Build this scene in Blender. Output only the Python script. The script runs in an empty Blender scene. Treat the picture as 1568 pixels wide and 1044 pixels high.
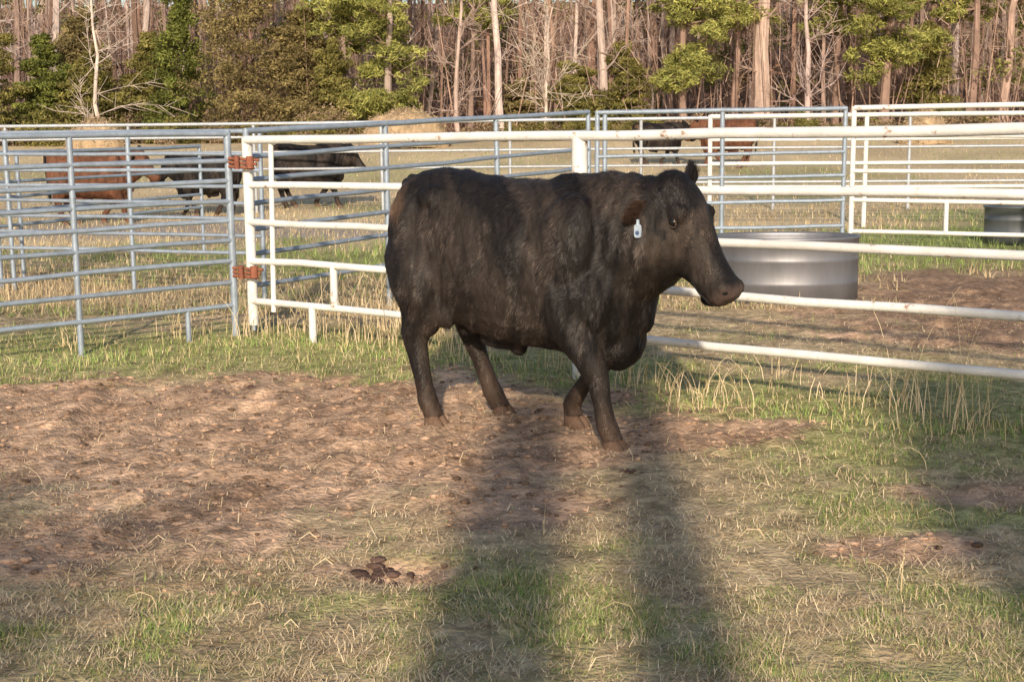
import bpy, math, random
import numpy as np
from mathutils import Vector, Matrix
rng=np.random.default_rng(7); random.seed(7)
scene=bpy.context.scene
def link(o): scene.collection.objects.link(o); return o
# ---------------------------------------------------------------- noise
TAB=np.random.default_rng(3).random((256,256))
def vn(x,y,s,seed=0):
    x=np.asarray(x,float)/s+seed*17.3; y=np.asarray(y,float)/s+seed*9.7
    xi=np.floor(x).astype(int); yi=np.floor(y).astype(int); fx=x-xi; fy=y-yi
    fx=fx*fx*(3-2*fx); fy=fy*fy*(3-2*fy)
    a=TAB[xi%256,yi%256]; b=TAB[(xi+1)%256,yi%256]; c=TAB[xi%256,(yi+1)%256]; d=TAB[(xi+1)%256,(yi+1)%256]
    return (a*(1-fx)+b*fx)*(1-fy)+(c*(1-fx)+d*fx)*fy
def fbm(x,y,s,seed=0,o=4):
    r=0;t=0;a=1
    for i in range(o):
        r=r+a*vn(x,y,s,seed+i); t+=a; a*=.55; s*=.5
    return r/t
def ss(a,b,x):
    t=np.clip((x-a)/(b-a),0,1); return t*t*(3-2*t)
# ---------------------------------------------------------------- mesh helpers
def mk(name,V,F,C=None,mat=None,smooth=False,parent=None):
    me=bpy.data.meshes.new(name)
    V=np.asarray(V,float)
    F=F.tolist() if isinstance(F,np.ndarray) else F
    me.from_pydata(V.tolist(),[],F)
    if C is not None:
        C=np.asarray(C,float)
        if C.ndim==1: C=np.tile(C,(len(V),1))
        rgba=np.ones((len(V),4)); rgba[:,:3]=C
        a=me.color_attributes.new(name="Col",type='FLOAT_COLOR',domain='POINT')
        a.data.foreach_set("color",rgba.ravel().astype(np.float32))
    if smooth: me.polygons.foreach_set("use_smooth",np.ones(len(me.polygons),bool))
    me.update()
    o=bpy.data.objects.new(name,me); link(o)
    if mat: me.materials.append(mat)
    if parent: o.parent=parent
    return o
class Acc:
    def __init__(s): s.V=[];s.F=[];s.C=[];s.n=0
    def add(s,V,F,C):
        V=np.asarray(V,float); C=np.asarray(C,float)
        if C.ndim==1: C=np.tile(C,(len(V),1))
        s.V.append(V); s.C.append(C)
        if isinstance(F,np.ndarray): s.F+= (F+s.n).tolist()
        else: s.F+=[[i+s.n for i in f] for f in F]
        s.n+=len(V)
    def tubes(s,P0,P1,R0,R1,k,C,cap=False):
        P0=np.atleast_2d(P0).astype(float);P1=np.atleast_2d(P1).astype(float);N=len(P0)
        R0=np.broadcast_to(R0,(N,));R1=np.broadcast_to(R1,(N,))
        d=P1-P0; d=d/(np.linalg.norm(d,axis=1,keepdims=True)+1e-9)
        up=np.tile([0,0,1.],(N,1)); m=np.abs(d[:,2])>.9; up[m]=[1,0,0]
        a=np.cross(d,up); a/=np.linalg.norm(a,axis=1,keepdims=True); b=np.cross(d,a)
        t=np.arange(k)*2*math.pi/k
        off=a[:,None,:]*np.cos(t)[None,:,None]+b[:,None,:]*np.sin(t)[None,:,None]
        V=np.concatenate([P0[:,None]+off*R0[:,None,None],P1[:,None]+off*R1[:,None,None]],1)
        i=np.arange(k); j=(i+1)%k
        f=np.stack([i,j,j+k,i+k],1)
        F=(f[None]+(np.arange(N)*2*k)[:,None,None]).reshape(-1,4)
        C=np.asarray(C,float)
        if C.ndim==2: C=np.repeat(C,2*k,0)
        s.add(V.reshape(-1,3),F,C)
        if cap:
            V0=V.reshape(N,2,k,3)
            for n in range(N):
                cc=C if C.ndim==1 else C[n*2*k]
                s.add(V0[n,0],[list(range(k))[::-1]],cc); s.add(V0[n,1],[list(range(k))],cc)
    def pipe(s,pts,r,k,C):
        pts=np.asarray(pts,float); d=pts[-1]-pts[0]; d/=np.linalg.norm(d)
        up=np.array([0,0,1.]) if abs(d[2])<.9 else np.array([1.,0,0])
        a=np.cross(d,up); a/=np.linalg.norm(a); b=np.cross(d,a); t=np.arange(k)*2*math.pi/k
        off=(np.outer(np.cos(t),a)+np.outer(np.sin(t),b))*r
        V=(pts[:,None]+off[None]).reshape(-1,3); n=len(pts)
        F=[[i*k+j,i*k+(j+1)%k,(i+1)*k+(j+1)%k,(i+1)*k+j] for i in range(n-1) for j in range(k)]
        s.add(V,F,C); s.add(pts[0]+off,[list(range(k))[::-1]],C); s.add(pts[-1]+off,[list(range(k))],C)
    def tris(s,P,size,C,flat=0.0,aspect=1.0):
        N=len(P); a=rng.normal(size=(N,3)); b=rng.normal(size=(N,3)); a[:,2]*=1-flat
        a/=np.linalg.norm(a,axis=1,keepdims=True); b-= (a*b).sum(1,keepdims=True)*a; b/=np.linalg.norm(b,axis=1,keepdims=True)
        sz=(size*rng.uniform(.6,1.4,N))[:,None]
        V=np.stack([P+a*sz,P-a*sz*.5+b*sz*.6*aspect,P-a*sz*.5-b*sz*.6*aspect],1).reshape(-1,3)
        F=np.arange(3*N).reshape(-1,3)
        C=np.asarray(C,float)
        if C.ndim==2: C=np.repeat(C,3,0)
        s.add(V,F,C)
    def make(s,name,mat,smooth=False,parent=None):
        return mk(name,np.concatenate(s.V),s.F,np.concatenate(s.C),mat,smooth,parent)
# ---------------------------------------------------------------- materials
def mat_attr(name,rough=.9,nscale=20,lo=.75,hi=1.2,bump=0,bscale=60,spec=.3,metal=0,stretch=None,rust=None,transl=0,sheen=0):
    m=bpy.data.materials.new(name); m.use_nodes=True; nt=m.node_tree; N=nt.nodes; L=nt.links
    b=N["Principled BSDF"]; b.inputs["Roughness"].default_value=rough; b.inputs["Specular IOR Level"].default_value=spec
    b.inputs["Metallic"].default_value=metal
    if sheen: b.inputs["Sheen Weight"].default_value=sheen; b.inputs["Sheen Roughness"].default_value=.4
    at=N.new("ShaderNodeAttribute"); at.attribute_name="Col"
    tc=N.new("ShaderNodeTexCoord"); mp=N.new("ShaderNodeMapping"); L.new(tc.outputs["Object"],mp.inputs[0])
    if stretch: mp.inputs["Scale"].default_value=stretch
    no=N.new("ShaderNodeTexNoise"); no.inputs["Scale"].default_value=nscale; no.inputs["Detail"].default_value=5; no.inputs["Roughness"].default_value=.65
    L.new(mp.outputs[0],no.inputs["Vector"])
    mr=N.new("ShaderNodeMapRange"); mr.inputs[1].default_value=.3; mr.inputs[2].default_value=.7; mr.inputs[3].default_value=lo; mr.inputs[4].default_value=hi
    L.new(no.outputs[0],mr.inputs[0])
    mx=N.new("ShaderNodeVectorMath"); mx.operation='SCALE'; L.new(at.outputs["Color"],mx.inputs[0]); L.new(mr.outputs[0],mx.inputs["Scale"])
    col=mx.outputs[0]
    if rust:
        n2=N.new("ShaderNodeTexNoise"); n2.inputs["Scale"].default_value=9; n2.inputs["Detail"].default_value=6; n2.inputs["Roughness"].default_value=.7
        L.new(tc.outputs["Object"],n2.inputs["Vector"])
        r2=N.new("ShaderNodeMapRange"); r2.inputs[1].default_value=rust; r2.inputs[2].default_value=rust+.08; L.new(n2.outputs[0],r2.inputs[0])
        mm=N.new("ShaderNodeMix"); mm.data_type='RGBA'; L.new(r2.outputs[0],mm.inputs[0]); L.new(col,mm.inputs[6]); mm.inputs[7].default_value=(.30,.16,.09,1)
        col=mm.outputs[2]
    L.new(col,b.inputs["Base Color"])
    if bump:
        n3=N.new("ShaderNodeTexNoise"); n3.inputs["Scale"].default_value=bscale; n3.inputs["Detail"].default_value=4; L.new(mp.outputs[0],n3.inputs["Vector"])
        bp=N.new("ShaderNodeBump"); bp.inputs["Strength"].default_value=bump; bp.inputs["Distance"].default_value=.02
        L.new(n3.outputs[0],bp.inputs["Height"]); L.new(bp.outputs[0],b.inputs["Normal"])
    if transl:
        tr=N.new("ShaderNodeBsdfTranslucent"); L.new(col,tr.inputs[0]); ms=N.new("ShaderNodeMixShader"); ms.inputs[0].default_value=transl
        L.new(b.outputs[0],ms.inputs[1]); L.new(tr.outputs[0],ms.inputs[2]); L.new(ms.outputs[0],N["Material Output"].inputs[0])
    return m
M_ground=mat_attr("ground_soil",.95,16,.6,1.4,1.0,40,spec=.1)
M_grass=mat_attr("grass_blades",.75,3,.85,1.15,spec=.15)
M_white=mat_attr("worn_white_paint",.5,6,.82,1.05,.12,40,spec=.4,rust=.61)
M_galv=mat_attr("galvanized_pipe",.5,12,.8,1.15,.1,50,spec=.4,metal=.3,rust=.70)
M_bark=mat_attr("bark",.95,5,.6,1.3,.6,12,spec=.1,stretch=(1,1,.25))
M_leaf=mat_attr("foliage",.7,1.2,.7,1.25,spec=.2,transl=.15)
M_coat=mat_attr("black_coat",.65,9,.5,1.4,.6,30,spec=.2,stretch=(1,1,.5))
M_hair=mat_attr("coat_hair",.56,7,.5,1.5,spec=.33)
M_plain=mat_attr("plain_parts",.7,30,.7,1.2,.3,60)
M_wet=mat_attr("wet_eye",.1,5,1,1,spec=.6)
M_tank=mat_attr("galvanized_tank",.42,3,.75,1.15,.15,9,spec=.5,metal=.6,stretch=(1,1,.2))
# ---------------------------------------------------------------- terrain
def rise(X,Y):
    return .95*ss(26,56,Y)+10.5*ss(56,125,Y)
def e_m(X,Y,cx,cy,rx,ry): return 1-np.sqrt(((X-cx)/rx)**2+((Y-cy)/ry)**2)
def masks(X,Y):
    n=fbm(X,Y,.9,1)-.5; n2=fbm(X,Y,.25,5)-.5
    d=np.maximum.reduce([e_m(X,Y,-1.75,7.55,2.4,1.7),e_m(X,Y,.1,7.0,1.25,.95),e_m(X,Y,-3.6,7.2,1.5,1.5),
        e_m(X,Y,1.5,5.2,.36,.2),e_m(X,Y,6.0,12.0,3.2,3.2)+.1,e_m(X,Y,-.48,5.0,.4,.2)-.1,e_m(X,Y,-1.9,5.3,1.9,1.0)-.36,e_m(X,Y,2.3,6.0,.8,.4)-.3,e_m(X,Y,.1,5.8,.8,.8)-.38])
    D=ss(-.12,.3,d+n*1.0+n2*.9)
    g=np.maximum.reduce([e_m(X,Y,-2.4,10.2,2.6,1.0)+.35,e_m(X,Y,-4.3,9.2,1.8,.7)+.4,e_m(X,Y,-.3,9.1,1.4,.6)+.35,e_m(X,Y,1.9,7.4,1.6,1.4)+.0,e_m(X,Y,.3,4.6,1.4,1.4)-.4,
        e_m(X,Y,3.2,7.3,1.4,1.6)+.2,e_m(X,Y,-1.6,4.4,1.8,1.2)-.45,e_m(X,Y,6.0,17.5,8,2.2)+.4,e_m(X,Y,2.0,4.0,1.4,1.1)-.2,e_m(X,Y,1.6,5.7,1.2,.7)-.35])
    G=ss(-.4,.4,g+n*1.4+n2*1.4)
    return D,G
def gh(X,Y):
    D,G=masks(X,Y)
    return rise(X,Y)+(fbm(X,Y,2.5,9)-.5)*.05+(fbm(X,Y,.17,13,3)-.5)*(.028+.075*D)*ss(30,12,Y)
def gcol(X,Y):
    D,G=masks(X,Y); n=fbm(X,Y,.35,21)[...,None]; m=fbm(X,Y,.07,31,3)[...,None]
    straw=np.array([.46,.35,.20])*(1-n)+np.array([.68,.54,.34])*n
    green=np.array([.22,.25,.08])*(1-n)+np.array([.38,.38,.15])*n
    dirt=np.array([.30,.185,.12])*(1-n)+np.array([.64,.44,.30])*n
    soil=np.array([.30,.205,.13])
    c=straw*.62+soil*.38
    c=c*(1-G[...,None]*.75)+green*G[...,None]*.75
    c=c*(1-D[...,None])+dirt*D[...,None]
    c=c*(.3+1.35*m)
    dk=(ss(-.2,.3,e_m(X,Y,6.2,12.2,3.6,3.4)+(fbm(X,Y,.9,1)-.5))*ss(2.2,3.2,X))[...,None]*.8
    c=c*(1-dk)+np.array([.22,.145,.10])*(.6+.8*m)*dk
    far=ss(13,22,Y)[...,None]*(1-dk); nf=fbm(X,Y,5,41)[...,None]; nf2=fbm(X,Y*2.5,1.6,43)[...,None]
    gp=np.clip(ss(.42,.6,nf)*ss(46,30,Y)[...,None]*.7+(G[...,None]*.8*ss(24,19,Y)[...,None]),0,1)
    fc=np.array([.62,.49,.31])*(1-gp)+np.array([.27,.30,.12])*gp; fc=fc*(.55+.8*nf2)
    c=c*(1-far)+fc*far
    road=(ss(19.5,20.5,Y+X*.08)*ss(24,22.5,Y+X*.08)*ss(1,-3,X))[...,None]*.8
    c=c*(1-road)+np.array([.34,.30,.28])*road
    fl=ss(53,58,Y+3*(nf[...,0]-.5))[...,None]
    c=c*(1-fl)+np.array([.26,.15,.10])*(.5+nf2)*fl
    return c
xs=np.concatenate([-6-np.geomspace(.08,300,46)[::-1],np.arange(-6,6.01,.04),6+np.geomspace(.08,300,46)])
ys=np.concatenate([-np.geomspace(1,120,16)[::-1],np.arange(0,3.5,.25),np.arange(3.5,13,.04),13+np.geomspace(.08,380,90)])
GX,GY=np.meshgrid(xs,ys); GZ=gh(GX,GY); nx=len(xs);ny=len(ys)
idx=np.arange(nx*ny).reshape(ny,nx)
F=np.stack([idx[:-1,:-1],idx[:-1,1:],idx[1:,1:],idx[1:,:-1]],-1).reshape(-1,4)
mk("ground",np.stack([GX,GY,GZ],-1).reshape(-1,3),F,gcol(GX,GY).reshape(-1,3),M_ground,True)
# ---------------------------------------------------------------- grass blades
def blades(N,y0,y1,mode,seed):
    r=np.random.default_rng(seed); u=r.random(N)
    Y=1/(1/y0-u*(1/y0-1/y1)); X=(r.random(N)*2-1)*(.40*Y+.4)
    D,G=masks(X,Y); cl=fbm(X,Y,.16,61,3)
    if mode=='green': keep=r.random(N)<np.clip(.9*G*(1-D*.95)+.13*(1-D),0,1)*ss(.36,.62,cl+.05)
    elif mode=='far': keep=(D<.35)
    else: keep=r.random(N)<np.clip(.98-.3*G-.2*D,0,1)*(.2+.8*ss(.35,.6,fbm(X,Y,.3,71,3)))
    X=X[keep];Y=Y[keep];D=D[keep];G=G[keep];n=len(X)
    Z=gh(X,Y)-.003; a=r.random(n)*2*math.pi
    far=(Y/6)
    if mode=='green':
        hi=ss(8.2,9.2,Y)*.9+.3*(G>.8)
        L=r.uniform(.010,.036,n)*(.65+.4*G+hi); tilt=r.uniform(.3,1.4,n); w=r.uniform(.0015,.0028,n)*np.sqrt(far)
        t=r.random((n,1)); C=np.array([.12,.22,.05])*t+np.array([.38,.41,.14])*(1-t)
        dry=(r.random(n)<.30)[:,None]; C=np.where(dry,np.array([.62,.49,.28]),C)
    elif mode=='far':
        L=r.uniform(.04,.15,n); tilt=r.uniform(.1,1.2,n); w=r.uniform(.004,.008,n)*np.sqrt(far/2.5)
        t=r.random((n,1)); C=np.array([.62,.49,.31])*t+np.array([.34,.27,.16])*(1-t); gr=(r.random(n)<np.clip(ss(.42,.6,fbm(X,Y,5,41))*.6+G*ss(24,19,Y)*.9,0,1))[:,None]; C=np.where(gr,np.array([.22,.28,.09])*(.7+.6*t),C)
    else:
        L=r.uniform(.012,.055,n)*(1-.4*D); big=r.random(n)<.025; L[big]*=2.6
        tilt=r.uniform(.85,1.6,n); w=r.uniform(.0011,.0025,n)*np.sqrt(far); Z+=r.random(n)*.012
        t=r.random((n,1))**.9; C=np.array([.88,.71,.46])*t+np.array([.24,.16,.10])*(1-t); C=C*(1-.3*D[:,None])+np.array([.45,.28,.18])*.3*D[:,None]
    dx=np.cos(a)*np.sin(tilt);dy=np.sin(a)*np.sin(tilt);dz=np.cos(tilt)
    P=np.stack([X,Y,Z],1); d=np.stack([dx,dy,dz],1); a2=a+math.pi/2
    s=np.stack([np.cos(a2),np.sin(a2),0*a2],1)*w[:,None]
    T=P+d*L[:,None]; T[:,2]=np.maximum(T[:,2],P[:,2]+.002)
    V=np.stack([P-s,P+s,T],1).reshape(-1,3)
    return V,np.arange(3*n).reshape(-1,3),np.repeat(C,3,0)
A=Acc()
A.add(*blades(230000,3.5,12.5,'green',1)); A.add(*blades(220000,3.5,13,'straw',2)); A.add(*blades(50000,12,48,'far',3))
A.make("grass",M_grass)
def stems(name,centers,n,h,spread,lean,cols,w=.003,seg=4):
    A=Acc()
    for cx,cy,sc in centers:
        for i in range(int(n*sc)):
            x=cx+rng.normal()*spread;y=cy+rng.normal()*spread; z=float(gh(np.array(x),np.array(y)))-.005
            a=rng.random()*2*math.pi; l=h*rng.uniform(.35,1.15)*sc**.3; le=lean*rng.uniform(.2,1.3); p=np.array([x,y,z]); c=np.array(cols[rng.integers(len(cols))])
            for k in range(seg):
                t=le*(k+.6)/seg*1.5; d=np.array([math.cos(a)*math.sin(t),math.sin(a)*math.sin(t),math.cos(t)]); q=p+d*l/seg
                A.tubes(p,q,w*(1-k/seg*.7),w*(1-(k+1)/seg*.7),3,c); p=q
    return A.make(name,M_grass)
tan=[(.76,.62,.42),(.62,.48,.31),(.5,.4,.22)]
stems("dry_weeds",[(2.2,7.75,1),(2.35,7.3,.8),(2.0,8.0,.7),(.95,8.3,1.4),(1.15,8.0,1.0),(.75,8.7,1.6),(.3,9.2,1.4),(-.7,10.2,2),(-1.1,10.5,2),(-.9,10.9,2.2),(-.6,11,2.2),(-.3,9.8,1.4),(2.75,6.9,.8),(3.1,6.5,.8),(-1.6,11.0,2.2),(-1.95,10.95,2),(-2.5,10.9,1.4),(-3.2,10.4,1),(1.6,8.6,.7),(2.6,5.7,.5),(1.3,4.7,.25),(2.9,6.0,.5)],18,.38,.14,.9,tan,.0026)
stems("dry_weeds",[(2.3,7.6,1),(2.45,7.35,.8),(2.15,7.9,.5),(-.9,10.6,1.8),(-.6,10.4,1.6),(-1.3,10.8,1.2)],9,.75,.1,.6,tan,.003)
stems("tall_green_grass",[(x,10.7-.85*(x+2)+rng.normal()*.15 if x>-2 else 10.5+.9*(x+2)+rng.normal()*.15,rng.uniform(.3,1.2)) for x in np.arange(-4.2,3.2,.16)],30,.10,.14,.9,[(.18,.30,.07),(.30,.38,.12),(.6,.5,.28)],.003,3)
stems("fallen_straw",[(rng.uniform(-2.6,2.6),rng.uniform(4,8),1) for i in range(170)],1.6,.2,.05,3.2,tan,.002)
# ---------------------------------------------------------------- fences
def fence(name,p0,p1,rails,tmax,posts,r,col,mat,short=(),segs=8,pr=None,t0=0.0):
    A=Acc(); p0=np.array(p0,float);p1=np.array(p1,float); pr=pr or r*1.25
    def at(t,rail): 
        p=p0+(p1-p0)*t; return np.array([p[0],p[1],rail[0]+(rail[1]-rail[0])*t])
    for rl in rails:
        ts=np.linspace(t0,tmax,segs+1); pts=[at(t,rl)+rng.normal(size=3)*.0035 for t in ts]
        rr=r*(1.2 if rl is rails[0] else 1)
        A.pipe(pts,rr,12,np.array(col)*rng.uniform(.85,1.05))
    for t in posts:
        if isinstance(t,tuple): t,rad,zb=t
        else: rad=pr;zb=-.03
        a=at(t,rails[0]); gz=float(gh(np.array(a[0]),np.array(a[1])))
        b=a.copy(); b[2]=gz+zb; a[2]+=.02; off=np.array([0,r*.6,0]); b[0]+=rng.normal()*.01
        A.tubes(b+off,a+off,rad,rad,12,np.array(col)*rng.uniform(.9,1.03),True)
    for t,i,j in short:
        a=at(t,rails[i]); b=at(t,rails[j]) if j is not None else np.array([a[0],a[1],float(gh(np.array(a[0]),np.array(a[1])))-.02])
        A.tubes(b,a,r*1.1,r*1.1,10,np.array(col)*.95,True)
    return A.make(name,mat,True)
W=(.80,.78,.75); Gv=(.33,.39,.47); Gl=(.45,.47,.50)
wr=[(1.49,1.553),(1.16,1.24),(.873,.93),(.583,.628),(.27,.33)]
fence("white_pipe_fence",(-2.0,10.9),(2.54,7.03),wr,1.6,[(0,.04,.08),(.047,.02,.2),(.535,.05,-.03),(1.3,.042,-.03)],.026,W,M_white,[(.156,3,4),(.115,4,None)],16)
lr=[(z,z) for z in (1.55,1.34,1.19,1.04,.89,.74,.585,.42,.24)]
fence("galvanized_panel_fence",(-2.14,10.86),(-3.46,9.6),lr,3.2,[(0,.028,-.03),(.7,.022,.0),(2.2,.022,-.02)],.018,Gv,M_galv,[(.22,8,None)],10)
br=[(1.56,1.70),(1.36,1.5),(1.18,1.3),(1.0,1.1),(.8,.9),(.6,.7),(.35,.4)]
fence("galvanized_panel_fence",(-2.05,11.15),(.85,15.6),br,1,[0,.33,.66,1],.02,Gv,M_galv)
fence("galvanized_panel_fence",(-2.3,13.2),(-5.0,14.2),lr[:1]+lr[1:8:1],2.6,[0,.5,1,1.05,1.8],.018,Gv,M_galv)
rb=[(1.70,1.72),(1.45,1.47),(1.2,1.22),(.93,.95),(.65,.66),(.36,.36)]
fence("galvanized_panel_fence",(1.0,16.4),(3.9,16.7),rb,1,[0,.03,.5,1],.022,Gv,M_galv)
rc=[(1.72,1.74),(1.40,1.40),(1.0,1.0),(.66,.66),(.30,.30)]
fence("white_pipe_fence",(4.0,16.7),(6.4,15.5),rc,2,[0,.97,1.05,1.9],.025,W,M_white,[(.4,3,4)],8)
fence("galvanized_panel_fence",(-14,27),(14,24.5),[(1.6,1.65),(1.35,1.4),(1.1,1.1),(.8,.8),(.5,.5)],1,list(np.linspace(0,1,13)),.025,Gl,M_galv)
fence("white_pipe_fence",(3,21.5),(12,20),[(1.65,1.65),(1.3,1.3),(.95,.95),(.6,.6)],1,list(np.linspace(0,1,5)),.028,W,M_white)
fence("galvanized_panel_fence",(-6.5,12.2),(-3.9,18.0),lr[1:7],1,[0,.5,1],.018,Gv,M_galv)
A=Acc()
for z in (1.33,.50):
    for k in range(3):
        A.tubes([-2.13,10.84,z+.03*k-.03],[-1.93+.02*k,10.8,z+.03*k-.045],.012,.012,8,(.25,.09,.05),True)
    A.tubes([-2.06,10.8,z-.05],[-2.06,10.8,z+.05],.022,.022,8,(.22,.08,.05),True)
    A.tubes([-1.96,10.8,z-.045],[-1.96,10.8,z+.045],.03,.03,8,(.28,.10,.06),True)
A.make("gate_hinge",M_plain,True)
# ---------------------------------------------------------------- stock tanks
def tank(name,x,y,rx,ry,h,col,rot=0):
    k=64; t=np.arange(k)*2*math.pi/k
    prof=[(.97,0),(1,.01),(1,h*.3),(1.008,h*.32),(1,h*.34),(1,h*.64),(1.008,h*.66),(1,h*.68),(1,h-.03),(1.02,h-.02),(1.02,h),(.985,h),(.98,h-.03),(.98,.12),(.0,.12)]
    V=[];F=[]
    for s,z in prof: V.append(np.stack([np.cos(t)*rx*s,np.sin(t)*ry*s,np.full(k,z)],1))
    V=np.concatenate(V)
    for i in range(len(prof)-1):
        for j in range(k): F.append([i*k+j,i*k+(j+1)%k,(i+1)*k+(j+1)%k,(i+1)*k+j])
    o=mk(name,V,F,np.array(col),M_tank,True); o.location=(x,y,float(gh(np.array(x),np.array(y)))-.01); o.rotation_euler[2]=rot
    return o
tank("stock_tank",2.45,12.75,.66,.42,.60,(.22,.22,.24),-.1)
tank("stock_tank",7.0,18.3,.9,.5,.5,(.15,.16,.17))
# ---------------------------------------------------------------- hay piles
def pile(x,y,rx,h):
    A=Acc(); k=40;m=14; t=np.arange(k)*2*math.pi/k; V=[];F=[]
    for i in range(m+1):
        f=i/m; rr=rx*math.sin(f*math.pi/2); z=h*math.cos(f*math.pi/2)**.9
        n=fbm(np.cos(t)*rr+x,np.sin(t)*rr+y,.5,7)-.5
        V.append(np.stack([x+np.cos(t)*rr*(1+n*.4),y+np.sin(t)*rr*.7*(1+n*.4),np.full(k,z)+n*.25*h+gz(x,y)-.03],1))
    for i in range(m):
        for j in range(k): F.append([i*k+j,(i+1)*k+j,(i+1)*k+(j+1)%k,i*k+(j+1)%k])
    A.add(np.concatenate(V),F,(.40,.29,.18))
    P=np.concatenate(V)[rng.integers(0,k*(m+1),2500)]+rng.normal(size=(2500,3))*.06
    A.tris(P,.07,np.array([.5,.38,.25])*rng.uniform(.5,1.2,(2500,1)),0,.3)
    A.make("hay_pile",M_bark,True)
def gz(x,y): return float(gh(np.array(float(x)),np.array(float(y))))
for x,y,r,h in [(-13.2,46,.95,1.15),(-3.5,48,1.5,1.2),(13.6,47,.9,1.0)]: pile(x,y,r,h)
# ---------------------------------------------------------------- trees
def trunkpath(A,x,y,z0,H,r,col,k=8,seg=6,wob=.12,lean=0):
    p=np.array([x,y,z0-.3]); pts=[p]; rad=[r*1.25]
    la=rng.normal()*lean
    for i in range(seg):
        p=p+np.array([rng.normal()*wob+la,rng.normal()*wob,H/seg]); pts.append(p); rad.append(r*(1-(i+1)/seg*.75))
    for i in range(seg): A.tubes(pts[i],pts[i+1],rad[i],rad[i+1],k,col)
    return np.array(pts),np.array(rad)
def branches(A,pts,rad,n,zmin,Lr,col,up=.5,sub=5,th=.35):
    H=len(pts)-1
    P0=[];P1=[];R0=[];R1=[]
    for i in range(n):
        t=rng.uniform(zmin,1)*H; k=min(int(t),H-1); p=pts[k]+(pts[k+1]-pts[k])*(t-k); r=rad[k]*th*rng.uniform(.5,1)
        a=rng.random()*2*math.pi; L=Lr*rng.uniform(.4,1)
        d=np.array([math.cos(a),math.sin(a),up*rng.uniform(.2,1.6)]); q=p
        for s in range(3):
            d=d+rng.normal(size=3)*.22; d/=np.linalg.norm(d); q2=q+d*L/3
            P0.append(q);P1.append(q2);R0.append(r*(1-s/3.3));R1.append(r*(1-(s+1)/3.3))
            for j in range(sub):
                f=q+(q2-q)*rng.random(); dd=d*.7+rng.normal(size=3)*.6; dd[2]+=.15; l=L*rng.uniform(.15,.4)
                P0.append(f);P1.append(f+dd*l);R0.append(.012);R1.append(.004)
            q=q2
    if P0: A.tubes(np.array(P0),np.array(P1),np.array(R0),np.array(R1),4,col)
def clump(A,c,rad,n,size,colA,colB,k=14,flat=0,asp=1.0):
    c=np.array(c,float);rad=np.array(rad,float)
    u=rng.normal(size=(k,3));u/=np.linalg.norm(u,axis=1,keepdims=True); cc=c+u*rad*(rng.random((k,1))**.4)*.85
    per=n//k
    for q in cc:
        s=rng.uniform(.25,.5); p=rng.normal(size=(per,3)); p/=np.linalg.norm(p,axis=1,keepdims=True); p=q+p*rad*s*(rng.random((per,1))**.45)
        sh=rng.uniform(.6,1.25); t=rng.random((per,1)); C=(np.array(colA)*t+np.array(colB)*(1-t))*sh
        A.tris(p,size,C,flat,asp)
barkc=[(.38,.27,.23),(.44,.34,.30),(.29,.19,.15),(.50,.40,.36),(.37,.23,.18),(.25,.165,.135)]
A=Acc()
for i in range(650):
    y=57+70*rng.random()**1.4; x=rng.uniform(-.45,.45)*y
    r=rng.choice([.06,.09,.12,.16,.22],p=[.3,.3,.25,.11,.04]); c=np.array(barkc[rng.integers(6)])*rng.uniform(.6,1.15)
    pts,rad=trunkpath(A,x,y,gz(x,y),rng.uniform(10,17),r,c,6,6,.14,.06)
    if y<85: branches(A,pts,rad,7,.12,rng.uniform(1,2.6),c*1.05,.6,3)
for i in range(700):
    y=54+30*rng.random(); x=rng.uniform(-.45,.45)*y; c=np.array([.42,.28,.22])*rng.uniform(.4,1.2)
    h=rng.uniform(2,7); g=gz(x,y); A.tubes([x,y,g],[x+rng.normal()*.6,y,g+h],.028,.008,4,c)
N=16000; y=55+25*rng.random(N); x=rng.uniform(-.45,.45,N)*y; z=gh(x,y)+7.5*rng.random(N)**1.2
d=rng.normal(size=(N,3))*np.array([.5,.3,.5])+np.array([0,0,.35]); P=np.stack([x,y,z],1)
A.tubes(P,P+d*rng.uniform(.5,1.5,(N,1)),.014,.004,3,np.array([.46,.33,.27])*rng.uniform(.5,1.2,(N,1)))
for i in range(440):
    y=rng.uniform(57,95); x=rng.uniform(-.43,.43)*y; z=gz(x,y)+rng.uniform(0,7.5)
    ca,cb=[((.27,.25,.085),(.13,.13,.045)),((.34,.22,.14),(.18,.11,.07)),((.36,.35,.11),(.16,.18,.055))][rng.integers(3)]
    clump(A,(x,y,z),(1.4,1.0,.9),260,.12,ca,cb,7,.2,.6)
A.make("distant_woods",M_bark)
oli=((.28,.24,.075),(.14,.135,.04)); bro=((.32,.25,.11),(.18,.145,.06)); grn=((.21,.22,.05),(.095,.12,.03))
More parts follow.
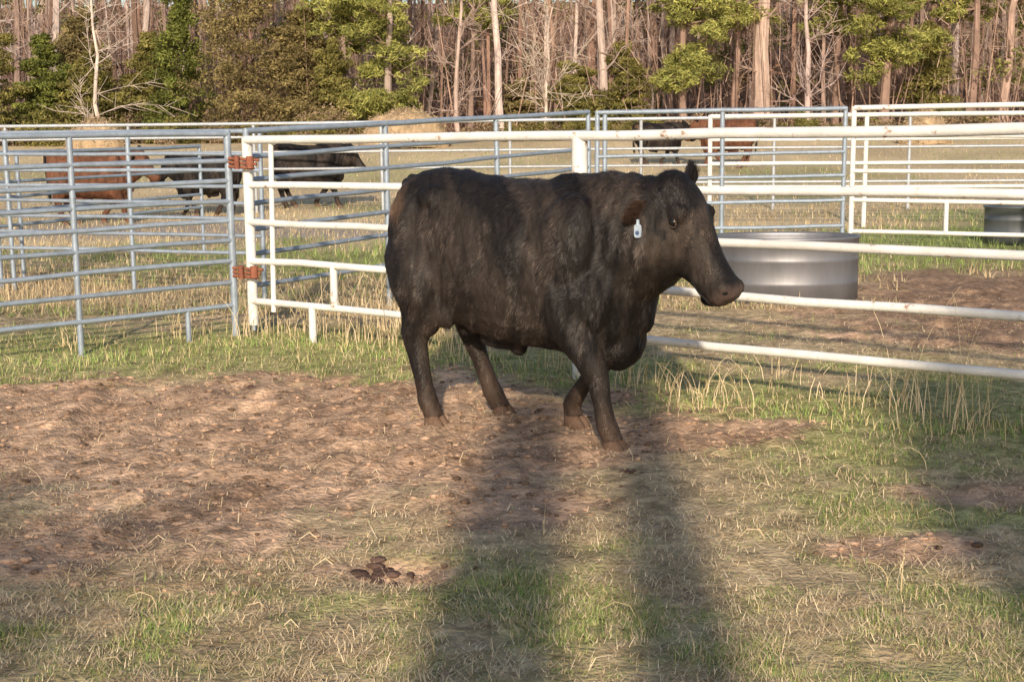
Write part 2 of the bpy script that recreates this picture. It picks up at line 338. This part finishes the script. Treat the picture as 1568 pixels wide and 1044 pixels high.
for x,y,h,r,cc in [(-19.4,53,4.2,2.0,oli),(-17.4,54,3.6,1.7,grn),(-15.6,53.5,2.9,1.7,oli),(-12.4,54,6.6,1.4,grn),(-13.8,55,3.8,1.5,oli),
        (-10.0,54,8.2,2.3,bro),(-7.9,55,4.6,1.9,bro),(-6.6,53.5,3.4,1.2,oli),(-22,54,5,1.9,oli),(-16.5,56,4.8,1.5,bro),(2.6,56,2.6,1.6,oli),(4.5,57,3.4,1.5,oli),(16.5,57,4.0,1.4,oli),(.4,57,2.0,1.3,bro)]:
    ca,cb=cc; A=Acc(); g=gz(x,y); trunkpath(A,x,y,g,h*.9,.1,(.25,.16,.12),6,4,.03)
    nl=10; e=2.6 if cc is bro else 1.4
    for i in range(nl):
        f=i/(nl-1); rr=r*(1-.72*f**e)*rng.uniform(.8,1.15)
        clump(A,(x+rng.normal()*.2,y,g+.2+h*f*.95),(rr,rr,h/nl*1.1),2000,.085,ca,cb,16,0,.6)
    A.make("cedar_tree",M_leaf)
for x,y,r,col,zs in [(-4.5,53,.16,(.42,.33,.28),[(1.2,1.3),(1.8,1.5),(2.6,1.2),(3.6,1.5),(4.6,1.6),(5.6,1.5)]),(-6.3,55,.13,(.36,.26,.22),[(4.0,1.3),(4.7,1.4),(5.4,1.3),(6.2,1.3)]),(6.6,54,.15,(.36,.24,.19),[(2.3,1.0),(2.7,.9),(4.3,1.7),(4.8,1.5),(6.5,1.4)]),(8.8,56,.14,(.33,.22,.18),[(4.4,1.4),(5.0,1.5),(6.3,1.2),(7,1.5)]),
        (14.3,55,.2,(.36,.24,.19),[(2.6,1.2),(3.3,1.5),(4.1,1.8),(4.9,1.8),(5.7,1.8),(6.6,1.6)]),(12.9,57,.14,(.3,.2,.16),[(4.6,1.3),(5.4,1.4),(6.2,1.3)]),(-1.6,58,.14,(.34,.24,.2),[(5.0,1.2),(6,1.3)]),(18.6,58,.18,(.33,.22,.18),[(6,1.4),(5,1.2)]),(16.2,60,.16,(.33,.22,.18),[(5.6,1.5),(6.5,1.2)])]:
    A=Acc(); g=gz(x,y); pts,rad=trunkpath(A,x,y,g,13,r,col,8,8,.07)
    for z,rr in zs+[(8,2),(9.5,2),(11,1.6),(12.5,1.1)]:
        for b in range(8):
            a=rng.random()*2*math.pi; L=rr*rng.uniform(.1,1.15); e=np.array([x+math.cos(a)*L,y+math.sin(a)*L,g+z+rng.uniform(-.55,.55)])
            A.tubes([x,y,g+z-.15],e,.035,.012,5,(.3,.2,.16))
            clump(A,e,(.7,.7,.42),360,.13,(.44,.42,.12),(.19,.21,.06),9,.1,.3)
    A.make("pine_tree",M_leaf)
for x,y,r,h,c,br in [(-14.6,52,.09,7,(.62,.52,.46),10),(-.35,56,.17,14,(.58,.47,.43),6),(9.6,55.5,.36,14,(.50,.37,.31),4),(1.3,52,.06,5,(.6,.5,.42),9),(-17.8,57,.2,13,(.50,.41,.38),8),(3.8,57,.2,14,(.48,.38,.34),6),(11.2,54,.12,9,(.52,.40,.37),10),(-1.9,54,.10,8,(.5,.38,.33),9),(-20.6,58,.18,13,(.5,.41,.38),8),(19.5,57,.2,13,(.46,.32,.26),8),(-4.9,56,.18,14,(.60,.50,.46),6)]:
    A=Acc(); g=gz(x,y); pts,rad=trunkpath(A,x,y,g,h,r,c,9,8,.1,.03); branches(A,pts,rad,br*2,.12,3.0,np.array(c)*.9,.7,5,.4)
    A.make("bare_tree",M_bark)
A=Acc()
for i in range(150):
    y=rng.uniform(51,55); x=rng.uniform(-.42,.42)*y; left=x<-6
    if not left and rng.random()<.3: continue
    r=rng.uniform(.4,1.1)*(1.15 if left else .8); ca,cb=oli if rng.random()<.6 else ((.38,.28,.18),(.21,.15,.09))
    clump(A,(x,y,gz(x,y)+r*.4),(r,r*.7,r*.7),900,.08,ca,cb,12,0,.5)
A.make("brush",M_leaf)
# ---------------------------------------------------------------- bull
def ring(c,a,b,ra,rb,k=28,p=2.0,egg=0):
    t=np.arange(k)*2*math.pi/k; ct=np.cos(t);st=np.sin(t)
    x=np.sign(ct)*np.abs(ct)**(2/p);y=np.sign(st)*np.abs(st)**(2/p)
    x=x*(1-egg*y)
    return np.array(c)+np.outer(x*ra,a)+np.outer(y*rb,b)
def loft(A,rings,C=(0,0,0)):
    k=len(rings[0]);V=np.concatenate(rings);F=[]
    for i in range(len(rings)-1):
        for j in range(k): F.append([i*k+j,i*k+(j+1)%k,(i+1)*k+(j+1)%k,(i+1)*k+j])
    F.append(list(range(k))[::-1]); n=(len(rings)-1)*k; F.append([n+j for j in range(k)])
    A.add(V,F,C)
def ell(A,c,r,R=None,k=16,m=10,C=(0,0,0)):
    rings=[]
    for i in range(m+1):
        th=math.pi*(i+.25)/(m+.5); t=np.arange(k)*2*math.pi/k
        v=np.stack([np.cos(t)*math.sin(th)*r[0],np.sin(t)*math.sin(th)*r[1],np.full(k,-math.cos(th)*r[2])],1)
        if R is not None: v=v@np.array(R).T
        rings.append(v+np.array(c))
    loft(A,rings,C)
def limb(A,pts,k=18,C=(0,0,0)):
    P=np.array([p[:3] for p in pts],float); rings=[]
    for i,p in enumerate(pts):
        d=P[min(i+1,len(P)-1)]-P[max(i-1,0)]; d/=np.linalg.norm(d)
        s=np.array([0,1.,0]); f=np.cross(s,d); f/=np.linalg.norm(f); s=np.cross(d,f)
        rings.append(ring(P[i],f,s,p[3],p[4],k))
    loft(A,rings,C)
def interp(rows,n):
    rows=np.array(rows,float); tt=np.linspace(0,len(rows)-1,n)
    out=np.empty((n,rows.shape[1]))
    for j in range(rows.shape[1]):
        y=rows[:,j]; m=np.gradient(y)
        k=np.minimum(tt.astype(int),len(rows)-2); f=tt-k
        out[:,j]=(2*f**3-3*f**2+1)*y[k]+(f**3-2*f**2+f)*m[k]+(-2*f**3+3*f**2)*y[k+1]+(f**3-f**2)*m[k+1]
    return out
YAW=math.radians(-10)
def yaw(v): 
    c,s=math.cos(YAW),math.sin(YAW); v=np.array(v,float); return np.stack([v[...,0]*c-v[...,1]*s,v[...,0]*s+v[...,1]*c,v[...,2]],-1)
HU=yaw((.55,0,-.835)); HV=yaw((.835,0,.55)); HS=yaw((0,1,0)); HSC=1.07
H0=np.array([.94,0,1.325])
def hp(s,v,w): return H0+(HU*s+HV*v+HS*w)*HSC
def hs(P): return ((P-H0)@HU)/HSC
def hv(P): return ((P-H0)@HV)/HSC
def bull_mesh():
    A=Acc()
    T=interp([(-.755,1.18,.90,.07,2),(-.735,1.28,.78,.17,2.2),(-.67,1.345,.67,.245,2.4),(-.54,1.375,.585,.29,2.4),(-.35,1.36,.535,.315,2.25),(-.12,1.335,.48,.345,2.2),(.1,1.32,.455,.355,2.15),(.3,1.325,.44,.34,2.15),(.45,1.34,.42,.31,2.1),(.56,1.34,.43,.28,2.1),(.66,1.32,.47,.235,2.0),(.73,1.28,.60,.18,2.0),(.77,1.22,.75,.11,2)],34)
    loft(A,[ring((x,0,(zt+zb)/2),(0,1,0),(0,0,1),w,(zt-zb)/2,36,max(p,1.9),.05 if x<-.4 else .0) for x,zt,zb,w,p in T])
    nk=interp([(.30,0,.98,.25,.35),(.5,0,1.01,.265,.355),(.66,0,1.05,.25,.33),(.78,-.005,1.08,.22,.29),(.88,-.015,1.10,.18,.245),(.95,-.025,1.12,.135,.18)],14)
    b=np.array([-.32,0,.947])
    loft(A,[ring(n[:3],(0,1,0),b,n[3],n[4],28) for n in nk])
    ell(A,(.58,0,.53),(.15,.15,.165)); ell(A,(.67,0,.75),(.10,.11,.2),Matrix.Rotation(-.3,3,'Y')); ell(A,(.79,-.01,.91),(.09,.065,.145),Matrix.Rotation(.5,3,'Y'))
    hd=interp([(-.045,-.015,.14,.05),(-.01,.01,.22,.095),(.06,.03,.30,.128),(.14,.035,.335,.135),(.22,.025,.325,.125),(.30,.012,.28,.104),(.38,.003,.225,.088),(.45,.0,.19,.083),(.51,.003,.172,.087),(.555,-.002,.15,.080),(.585,-.02,.10,.054)],24)
    loft(A,[ring(H0+(HU*s+HV*(f-t/2))*HSC,HS,HV,w*HSC,t/2*HSC,26,2.35) for s,f,t,w in hd])
    ell(A,hp(-.01,-.06,0),(.08,.10,.075))
    for sg in (-1,1):
        ell(A,hp(.15,-.035,sg*.108),(.055,.038,.045))
        ell(A,hp(.20,-.22,sg*.09),(.11,.05,.095))
        ell(A,hp(.53,-.035,sg*.048),(.045,.038,.038))
        ell(A,hp(.44,-.12,sg*.06),(.06,.03,.04))
    ell(A,hp(.53,-.150,0),(.06,.055,.035))
    for sg in (-1,1):
        ell(A,(.42,sg*.235,.98),(.18,.125,.30),Matrix.Rotation(.30,3,'Y'))
        ell(A,(.55,sg*.19,.77),(.13,.125,.18))
        ell(A,(-.42,sg*.22,1.22),(.09,.07,.07))
        ell(A,(-.58,sg*.16,1.05),(.16,.145,.26))
    ell(A,(.36,0,1.265),(.24,.11,.09)); ell(A,(.62,0,1.25),(.22,.13,.095))
    limb(A,[(.44,-.20,.92,.17,.11),(.43,-.215,.76,.17,.13),(.43,-.21,.66,.15,.115),(.475,-.20,.54,.108,.092),(.53,-.195,.44,.076,.07),(.565,-.195,.375,.071,.069),(.585,-.195,.33,.060,.056),(.605,-.195,.23,.049,.046),(.625,-.195,.14,.053,.051),(.637,-.195,.11,.057,.056),(.655,-.195,.075,.050,.052),(.672,-.195,.04,.057,.056)])
    limb(A,[(.42,.20,.92,.17,.11),(.39,.21,.74,.15,.11),(.39,.205,.64,.13,.10),(.395,.20,.53,.095,.083),(.385,.20,.42,.068,.065),(.37,.20,.37,.066,.064),(.315,.20,.30,.055,.052),(.24,.205,.22,.046,.045),(.185,.21,.145,.050,.05),(.17,.21,.115,.053,.052),(.172,.21,.075,.048,.05),(.188,.21,.04,.055,.054)])
    def hind(y,dx):
        q=[(-.53,y*.75,1.06,.21,.13),(-.53,y*.95,.90,.215,.16),(-.51,y*1.05,.78,.205,.15),(-.51,y*1.05,.69,.175,.13),(-.53,y,.61,.138,.10),(-.56,y,.54,.104,.077),(-.587,y,.485,.087,.063),(-.582,y,.43,.070,.055),(-.56,y,.32,.052,.048),(-.53,y,.19,.050,.048),(-.52,y,.14,.058,.055),(-.505,y,.11,.055,.054),(-.488,y,.07,.050,.051),(-.475,y,.04,.057,.055)]
        q=[(a+dx*max(0,(.85-c))/.85,b,c,d,e) for a,b,c,d,e in q]; limb(A,q)
        ell(A,(-.38+dx*.2,y*.98,.69),(.12,.08,.15))
    hind(-.20,.03); hind(.20,.20)
    ell(A,(-.12,0,.47),(.16,.06,.055)); ell(A,(-.03,0,.435),(.05,.035,.05),Matrix.Rotation(.4,3,'Y')); ell(A,(-.36,0,.54),(.07,.07,.07))
    ell(A,(-.74,0,1.28),(.06,.04,.04))
    o=A.make("tmp",None,True)
    m=o.modifiers.new("r",'REMESH'); m.mode='VOXEL'; m.voxel_size=.011
    s=o.modifiers.new("s",'SMOOTH'); s.factor=.5; s.iterations=9
    dg=bpy.context.evaluated_depsgraph_get(); me=bpy.data.meshes.new_from_object(o.evaluated_get(dg))
    bpy.data.objects.remove(o)
    return me
me=bull_mesh(); me.name="body"
n=len(me.vertices); V=np.empty(n*3); me.vertices.foreach_get("co",V); V=V.reshape(-1,3)
Nn=np.empty(n*3); me.vertices.foreach_get("normal",Nn); Nn=Nn.reshape(-1,3)
def folds(V):
    x,y,z=V[:,0],V[:,1],V[:,2]
    a=(fbm(x+y,z,.26,81,3)-.5)*.02
    b=(fbm((x+.25*z+y*.6)*3.2,z,.22,85,3)-.5)*.022*ss(.35,.55,z)*ss(1.02,.85,x)
    neck=np.sin((x*1.0-.25*z)*2*math.pi/.085+fbm(x,z,.2,86)*6)*.004*ss(.45,.6,x)*ss(.98,.85,x)*ss(.6,.75,z)
    cr=-.014*np.exp(-((x-.22-.12*(z-.9))/.03)**2)*ss(.55,.7,z)*ss(1.22,1.05,z)-.014*np.exp(-((x+.33-.25*(z-.8))/.03)**2)*ss(.55,.65,z)*ss(1.05,.9,z)
    return a+b+neck+cr
V=V+Nn*folds(V)[:,None]*ss(.1,.4,V[:,2])[:,None]
me.vertices.foreach_set("co",V.ravel())
def coatcol(P):
    x,y,z=P[:,0],P[:,1],P[:,2]; c=np.tile([.0145,.0115,.0108],(len(P),1))
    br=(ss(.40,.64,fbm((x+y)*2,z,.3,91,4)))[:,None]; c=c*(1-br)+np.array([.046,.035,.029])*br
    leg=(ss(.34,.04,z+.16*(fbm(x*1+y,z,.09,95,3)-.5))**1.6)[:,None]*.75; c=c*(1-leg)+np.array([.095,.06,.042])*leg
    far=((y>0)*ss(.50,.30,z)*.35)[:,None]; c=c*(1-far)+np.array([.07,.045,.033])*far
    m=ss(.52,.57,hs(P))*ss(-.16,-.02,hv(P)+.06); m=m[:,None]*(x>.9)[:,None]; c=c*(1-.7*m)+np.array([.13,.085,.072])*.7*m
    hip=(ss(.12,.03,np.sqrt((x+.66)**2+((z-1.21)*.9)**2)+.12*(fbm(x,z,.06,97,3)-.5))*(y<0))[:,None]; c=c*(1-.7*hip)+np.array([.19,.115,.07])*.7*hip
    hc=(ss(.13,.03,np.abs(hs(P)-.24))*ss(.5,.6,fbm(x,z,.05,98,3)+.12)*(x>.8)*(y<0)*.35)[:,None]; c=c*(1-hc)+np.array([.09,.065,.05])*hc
    return c
def setcol(me,c):
    rgba=np.ones((len(c),4)); rgba[:,:3]=c
    a=me.color_attributes.get("Col") or me.color_attributes.new(name="Col",type='FLOAT_COLOR',domain='POINT')
    a.data.foreach_set("color",rgba.ravel().astype(np.float32))
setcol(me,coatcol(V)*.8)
me.polygons.foreach_set("use_smooth",np.ones(len(me.polygons),bool)); me.materials.clear(); me.materials.append(M_coat)
me.calc_loop_triangles(); T=np.empty(len(me.loop_triangles)*3,int); me.loop_triangles.foreach_get("vertices",T); T=T.reshape(-1,3)
def fur(N,seed,Lmul=1,lift=1):
    r=np.random.default_rng(seed); a,b,c=V[T[:,0]],V[T[:,1]],V[T[:,2]]; cr=np.cross(b-a,c-a); ar=np.linalg.norm(cr,axis=1)
    k=r.choice(len(T),N,p=ar/ar.sum()); u=r.random((N,1));v=r.random((N,1)); s=u+v>1; u=np.where(s,1-u,u); v=np.where(s,1-v,v)
    P=a[k]+(b[k]-a[k])*u+(c[k]-a[k])*v; nn=cr[k]/ar[k][:,None]
    x,z=P[:,0],P[:,2]
    d=np.tile([-.4,0,-.92],(N,1)); d[z<.55]=[-.15,0,-1]; hd=(hs(P)>0.0)&(hv(P)>-.33)&(x>.85); d[hd]=-HU
    sw=fbm(P[:,0]+P[:,1],P[:,2],.12,15,3)-.5; d[:,0]+=sw*1.6; d[:,2]+=-sw*.7; d+=r.normal(size=(N,3))*.14
    d-=(d*nn).sum(1,keepdims=True)*nn; d/=np.linalg.norm(d,axis=1,keepdims=True)+1e-6
    shag=ss(.35,.65,fbm((P[:,0]+P[:,1])*3.5,P[:,2],.16,19,3))
    L=r.uniform(.014,.030,N)*Lmul*(.6+.8*shag); L[hd]*=.45; L[(z<.5)]*=.5; L[(x>.45)&(~hd)&(z>.5)]*=1.3; mz=(hs(P)>.5)&hd; L[mz]*=.2
    jit=P+0.012*np.stack([vn(P[:,1],P[:,2],.03,3)-.5,vn(P[:,0],P[:,2],.03,4)-.5,vn(P[:,0],P[:,1],.03,5)-.5],1)*2
    cell=np.floor(jit/np.array([.024,.024,.045])).astype(np.int64); key=cell[:,0]*1000003+cell[:,1]*10007+cell[:,2]
    uq,inv=np.unique(key,return_inverse=True); inv=inv.ravel(); cnt=np.bincount(inv); mean=np.stack([np.bincount(inv,P[:,i])/cnt for i in range(3)],1)[inv]
    cellv=r.uniform(.6,1.5,len(uq))[inv][:,None]
    g=mean-P; g-=(g*d).sum(1,keepdims=True)*d
    w=np.cross(nn,d)*r.uniform(.001,.0021,(N,1)); tip=P+(d*.96+nn*(r.uniform(.06,.22,(N,1))*lift*(.5+shag[:,None])))*L[:,None]+g*.55*np.minimum(1,L/.02)[:,None]
    base=P-w-nn*.001; VV=np.stack([base,P+w-nn*.001,tip],1).reshape(-1,3)
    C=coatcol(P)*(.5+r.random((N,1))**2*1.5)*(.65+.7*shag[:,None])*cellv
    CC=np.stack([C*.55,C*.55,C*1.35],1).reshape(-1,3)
    return VV,np.arange(3*N).reshape(-1,3),CC
bull=bpy.data.objects.new("black_bull",None); link(bull)
body=bpy.data.objects.new("body",me); link(body); body.parent=bull
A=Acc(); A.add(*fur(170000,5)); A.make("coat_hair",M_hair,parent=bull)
A=Acc()
for x,y in [(.684,-.195),(.195,.21),(-.435,-.20),(-.27,.20)]:
    for sg in (-1,1):
        yy=y+sg*.026
        loft(A,[ring((x+.008,yy,-.018),(1,0,0),(0,1,0),.066,.030,14,2.4),ring((x+.004,yy,.01),(1,0,0),(0,1,0),.062,.029,14,2.4),ring((x-.012,yy,.05),(1,0,0),(0,1,0),.047,.025,14),ring((x-.02,yy,.07),(1,0,0),(0,1,0),.03,.018,14)],(.15,.09,.06))
A.make("hooves",M_plain,True,bull)
A=Acc()
for sg in (-1,1): ell(A,hp(.175,-.055,sg*.130),(.023,.018,.021),C=(.008,.006,.005))
A.make("eyes",M_wet,True,bull)
A=Acc()
for sg in (-1,1):
    ell(A,hp(.553,-.03,sg*.057),(.02,.016,.014),C=(.005,.004,.004))
    pts=[hp(.58,-.11,sg*.02),hp(.56,-.118,sg*.070),hp(.50,-.128,sg*.088),hp(.43,-.14,sg*.086)]
    for a_,b_ in zip(pts[:-1],pts[1:]): A.tubes(a_,b_,.006,.006,6,(.005,.004,.004))
    for q in range(10):
        t0=q/10*math.pi*2;t1=(q+1)/10*math.pi*2
        f=lambda t:hp(.175+.026*math.cos(t),-.055+.018*math.sin(t),sg*.137)
        A.tubes(f(t0),f(t1),.005,.005,6,(.06,.042,.032))
A.make("face_details",M_plain,True,bull)
def ear(name,base,tip,upv,col,sc=1.0):
    A=Acc(); base=np.array(base);tip=np.array(tip); d=tip-base; L=np.linalg.norm(d); d/=L
    u=np.array(upv,float); u-=u.dot(d)*d; u/=np.linalg.norm(u); nrm=np.cross(d,u)
    prof=[(0,.028,.024),(.12,.034,.02),(.3,.052*sc,.013),(.5,.06*sc,.010),(.7,.052*sc,.008),(.87,.034*sc,.006),(1,.008,.004)]
    R=[]
    for t,w,th in prof:
        k=18;tt=np.arange(k)*2*math.pi/k; x=np.cos(tt)*w; y=np.sin(tt)*th+ (x/w)**2*w*.45
        R.append(base+d*L*t+np.outer(x,u)+np.outer(y,nrm)+np.array([0,0,-.02])*math.sin(t*math.pi))
    loft(A,R,np.array(col)*.7)
    N=3000; t=rng.random(N); x=rng.uniform(-1,1,N); w=np.interp(t,[p[0] for p in prof],[p[1] for p in prof]); 
    P=base+np.outer(t*L,d)+np.outer(x*w,u)+np.outer((x**2)*w*.45+rng.choice([-.01,.008],N),nrm)
    C=np.array(col)*rng.uniform(.3,1.8,(N,1)); s=u*.0013; tipv=P+d*.02+rng.normal(size=(N,3))*.008+np.outer(np.sign(x)*.008*np.abs(x)**3,u)
    A.add(np.stack([P-s,P+s,tipv],1).reshape(-1,3),np.arange(3*N).reshape(-1,3),np.repeat(C,3,0))
    A.make(name,M_hair,True,bull)
b1=hp(.055,-.12,-.11); b2=hp(.01,-.07,.08)
ear("right_ear",b1,b1+np.array([-.06,-.165,-.05]),(.25,0,1),(.050,.028,.018),.9)
ear("left_ear",b2,b2+np.array([-.03,.12,.125]),(.5,0,.6),(.02,.015,.013),.95)
tg=b1+np.array([-.02,-.13,-.11]); A=Acc()
loft(A,[ring(tg+np.array([.0,s,0]),(1,0,0),(0,0,1),.019,.032,16,4) for s in (-.003,.003)],(.36,.43,.52))
A.tubes(tg+[0,0,.025],tg+[0,0,.055],.009,.007,8,(.36,.43,.52),True); A.tubes(tg+[0,-.008,-.008],tg+[0,-.002,-.008],.010,.010,8,(.06,.10,.2),True)
A.make("ear_tag",M_plain,False,bull)
A=Acc(); tp=interp([(-.72,.0,1.31,.035),(-.775,.03,1.25,.03),(-.79,.05,1.1,.022),(-.775,.06,.9,.018),(-.76,.06,.74,.02),(-.745,.06,.62,.032),(-.735,.06,.52,.028),(-.73,.06,.44,.006)],22)
limb(A,[(p[0],p[1],p[2],p[3],p[3]) for p in tp],10,(.018,.014,.012))
N=2500; k=rng.integers(12,22,N); P=tp[k,:3]+rng.normal(size=(N,3))*.018; s=np.array([0,1,0])*.0015
A.add(np.stack([P-s,P+s,P+np.array([0,0,-.07])+rng.normal(size=(N,3))*.015],1).reshape(-1,3),np.arange(3*N).reshape(-1,3),(.022,.017,.014))
A.make("tail",M_hair,True,bull)
bull.location=(.06,7.42,.0); bull.rotation_euler[2]=math.radians(-35)
brown=me.copy(); brown.name="brown_body"; setcol(brown,np.array([.13,.055,.03])*(.7+.6*fbm(V[:,0],V[:,2],.2,5)[:,None]))
def cow(x,y,rot,s,br=False):
    e=bpy.data.objects.new("cow",None); link(e); e.location=(x,y,gz(x,y)); e.rotation_euler[2]=rot; e.scale=(s,s,s)
    for nm in ("body","hooves","tail","right_ear","left_ear"):
        dt=[c for c in bull.children if c.name==nm][0].data
        if nm=="body" and br: dt=brown
        o=bpy.data.objects.new(nm,dt); link(o); o.parent=e
for c in [(-6.9,23.5,.15,.9,True),(-5.4,25.5,2.9,.8),(-3.9,27.5,.1,.9),(5.8,38,3.0,.95,True),(4.0,39,.1,.85)]: cow(*c)
A=Acc()
for cx,cy,m,s in [(-.48,5.05,14,.042),(.56,6.38,5,.025),(.38,6.6,4,.02),(-1.6,8.6,5,.025)]:
    for i in range(m):
        x=cx+rng.normal()*s*1.5;y=cy+rng.normal()*s*1.0; ell(A,(x,y,gz(x,y)+.002),(s*rng.uniform(.4,1.1),s*rng.uniform(.4,1.0),s*.28),k=10,m=6,C=np.array([.12,.075,.06])*rng.uniform(.7,1.3))
A.make("dung_pat",M_ground,True)
A=Acc(); N=5500; X=rng.uniform(-4,1.8,N);Y=rng.uniform(4.6,9.5,N);D,G=masks(X,Y); k=rng.random(N)<D
for x,y in zip(X[k],Y[k]):
    s=rng.uniform(.003,.02)*rng.uniform(.5,1); ell(A,(x,y,gz(x,y)+s*.2),(s*rng.uniform(.8,1.8),s,s*.6),k=6,m=4,C=np.array([.48,.32,.22])*rng.uniform(.25,1.15))
A.make("dirt_clods",M_ground)
# ---------------------------------------------------------------- unseen casters added behind the camera for the long ground shadows
A=Acc(); A.tubes([.14,-3,-.1],[.14,-3,5.0],.19,.16,14,(.3,.22,.15),True); A.make("shadow_caster_post",M_bark,True)  # added off-camera post, throws the right-hand shadow streak
A=Acc(); A.tubes([-.46,-3,-.1],[-.46,-3,4.7],.24,.22,14,(.3,.22,.15),True); A.make("shadow_caster_post",M_bark,True)  # wider off-camera post, added for the streak left of centre
A=Acc(); x0,x1,y0,y1=1.1,9,-9.5,-6.5  # made-up barn out of view, roof sized to shade the right-hand grass
def box(A,a,b,C):
    V=[[x,y,z] for x in (a[0],b[0]) for y in (a[1],b[1]) for z in (a[2],b[2])]
    A.add(V,[[0,1,3,2],[4,6,7,5],[0,4,5,1],[2,3,7,6],[0,2,6,4],[1,5,7,3]],C)
ze=5.0
box(A,(x0,y0,ze-.15),(x1,y1,ze),(.3,.2,.15)); 
V4=[[x0-.1,y0-.2,ze+.01],[x0-.1,y1+.2,ze+.01],[x0+.3,(y0+y1)/2,ze+2.2],[x1,y0-.2,ze+.01],[x1,y1+.2,ze+.01],[x1,(y0+y1)/2,ze+2.2]]
A.add(V4,[[0,1,2],[3,5,4],[0,2,5,3],[1,4,5,2],[0,3,4,1]],(.35,.33,.32))
for x in (x0+.2,(x0+x1)/2,x1-.2):
    for y in (y0+.1,y1-.1): A.tubes([x,y,-.1],[x,y,ze-.15],.09,.09,10,(.3,.22,.15),True)
A.make("shadow_caster_barn",M_bark)
A=Acc(); tx,ty=-2.9,-14.0  # made-up tree out of view, crown placed to dapple the left foreground
pts,rad=trunkpath(A,tx,ty,0,8,.12,(.3,.22,.17),8,6,.05); branches(A,pts,rad,20,.6,2.2,(.3,.22,.17),.4,4)
for i in range(12): clump(A,(tx+rng.normal()*1.4,ty+rng.normal()*.8,7.15+rng.normal()*.4),(.8,.8,.3),220,.10,(.15,.18,.05),(.08,.1,.03),6)
A.make("dapple_caster_tree",M_leaf)
# ---------------------------------------------------------------- light, camera
EL=math.radians(23); AZ=math.radians(3)
w=bpy.data.worlds.new("World"); scene.world=w; w.use_nodes=True; nt=w.node_tree
sk=nt.nodes.new("ShaderNodeTexSky"); sk.sky_type='NISHITA'; sk.sun_disc=False; sk.sun_elevation=EL; sk.sun_rotation=math.radians(183); sk.dust_density=1.5
nt.links.new(sk.outputs[0],nt.nodes["Background"].inputs[0]); nt.nodes["Background"].inputs[1].default_value=.145
sd=bpy.data.lights.new("sun",'SUN'); sd.energy=5; sd.angle=math.radians(1.3); sd.color=(1,.85,.66)
so=bpy.data.objects.new("sun",sd); link(so)
d=Vector((math.sin(AZ)*math.cos(EL),math.cos(AZ)*math.cos(EL),-math.sin(EL))); so.rotation_euler=d.to_track_quat('-Z','Y').to_euler(); so.location=(0,-10,20)
cd=bpy.data.cameras.new("camera"); cd.lens=50; cd.sensor_width=36; cd.clip_end=1000
co=bpy.data.objects.new("camera",cd); link(co)
co.matrix_world=Matrix.Translation((0,0,1.62))@(Matrix.Rotation(math.radians(90-8.8),4,'X')@Matrix.Rotation(math.radians(-.6),4,'Z'))
scene.camera=co
scene.view_settings.view_transform='Standard'; scene.view_settings.look='None'; scene.view_settings.exposure=0
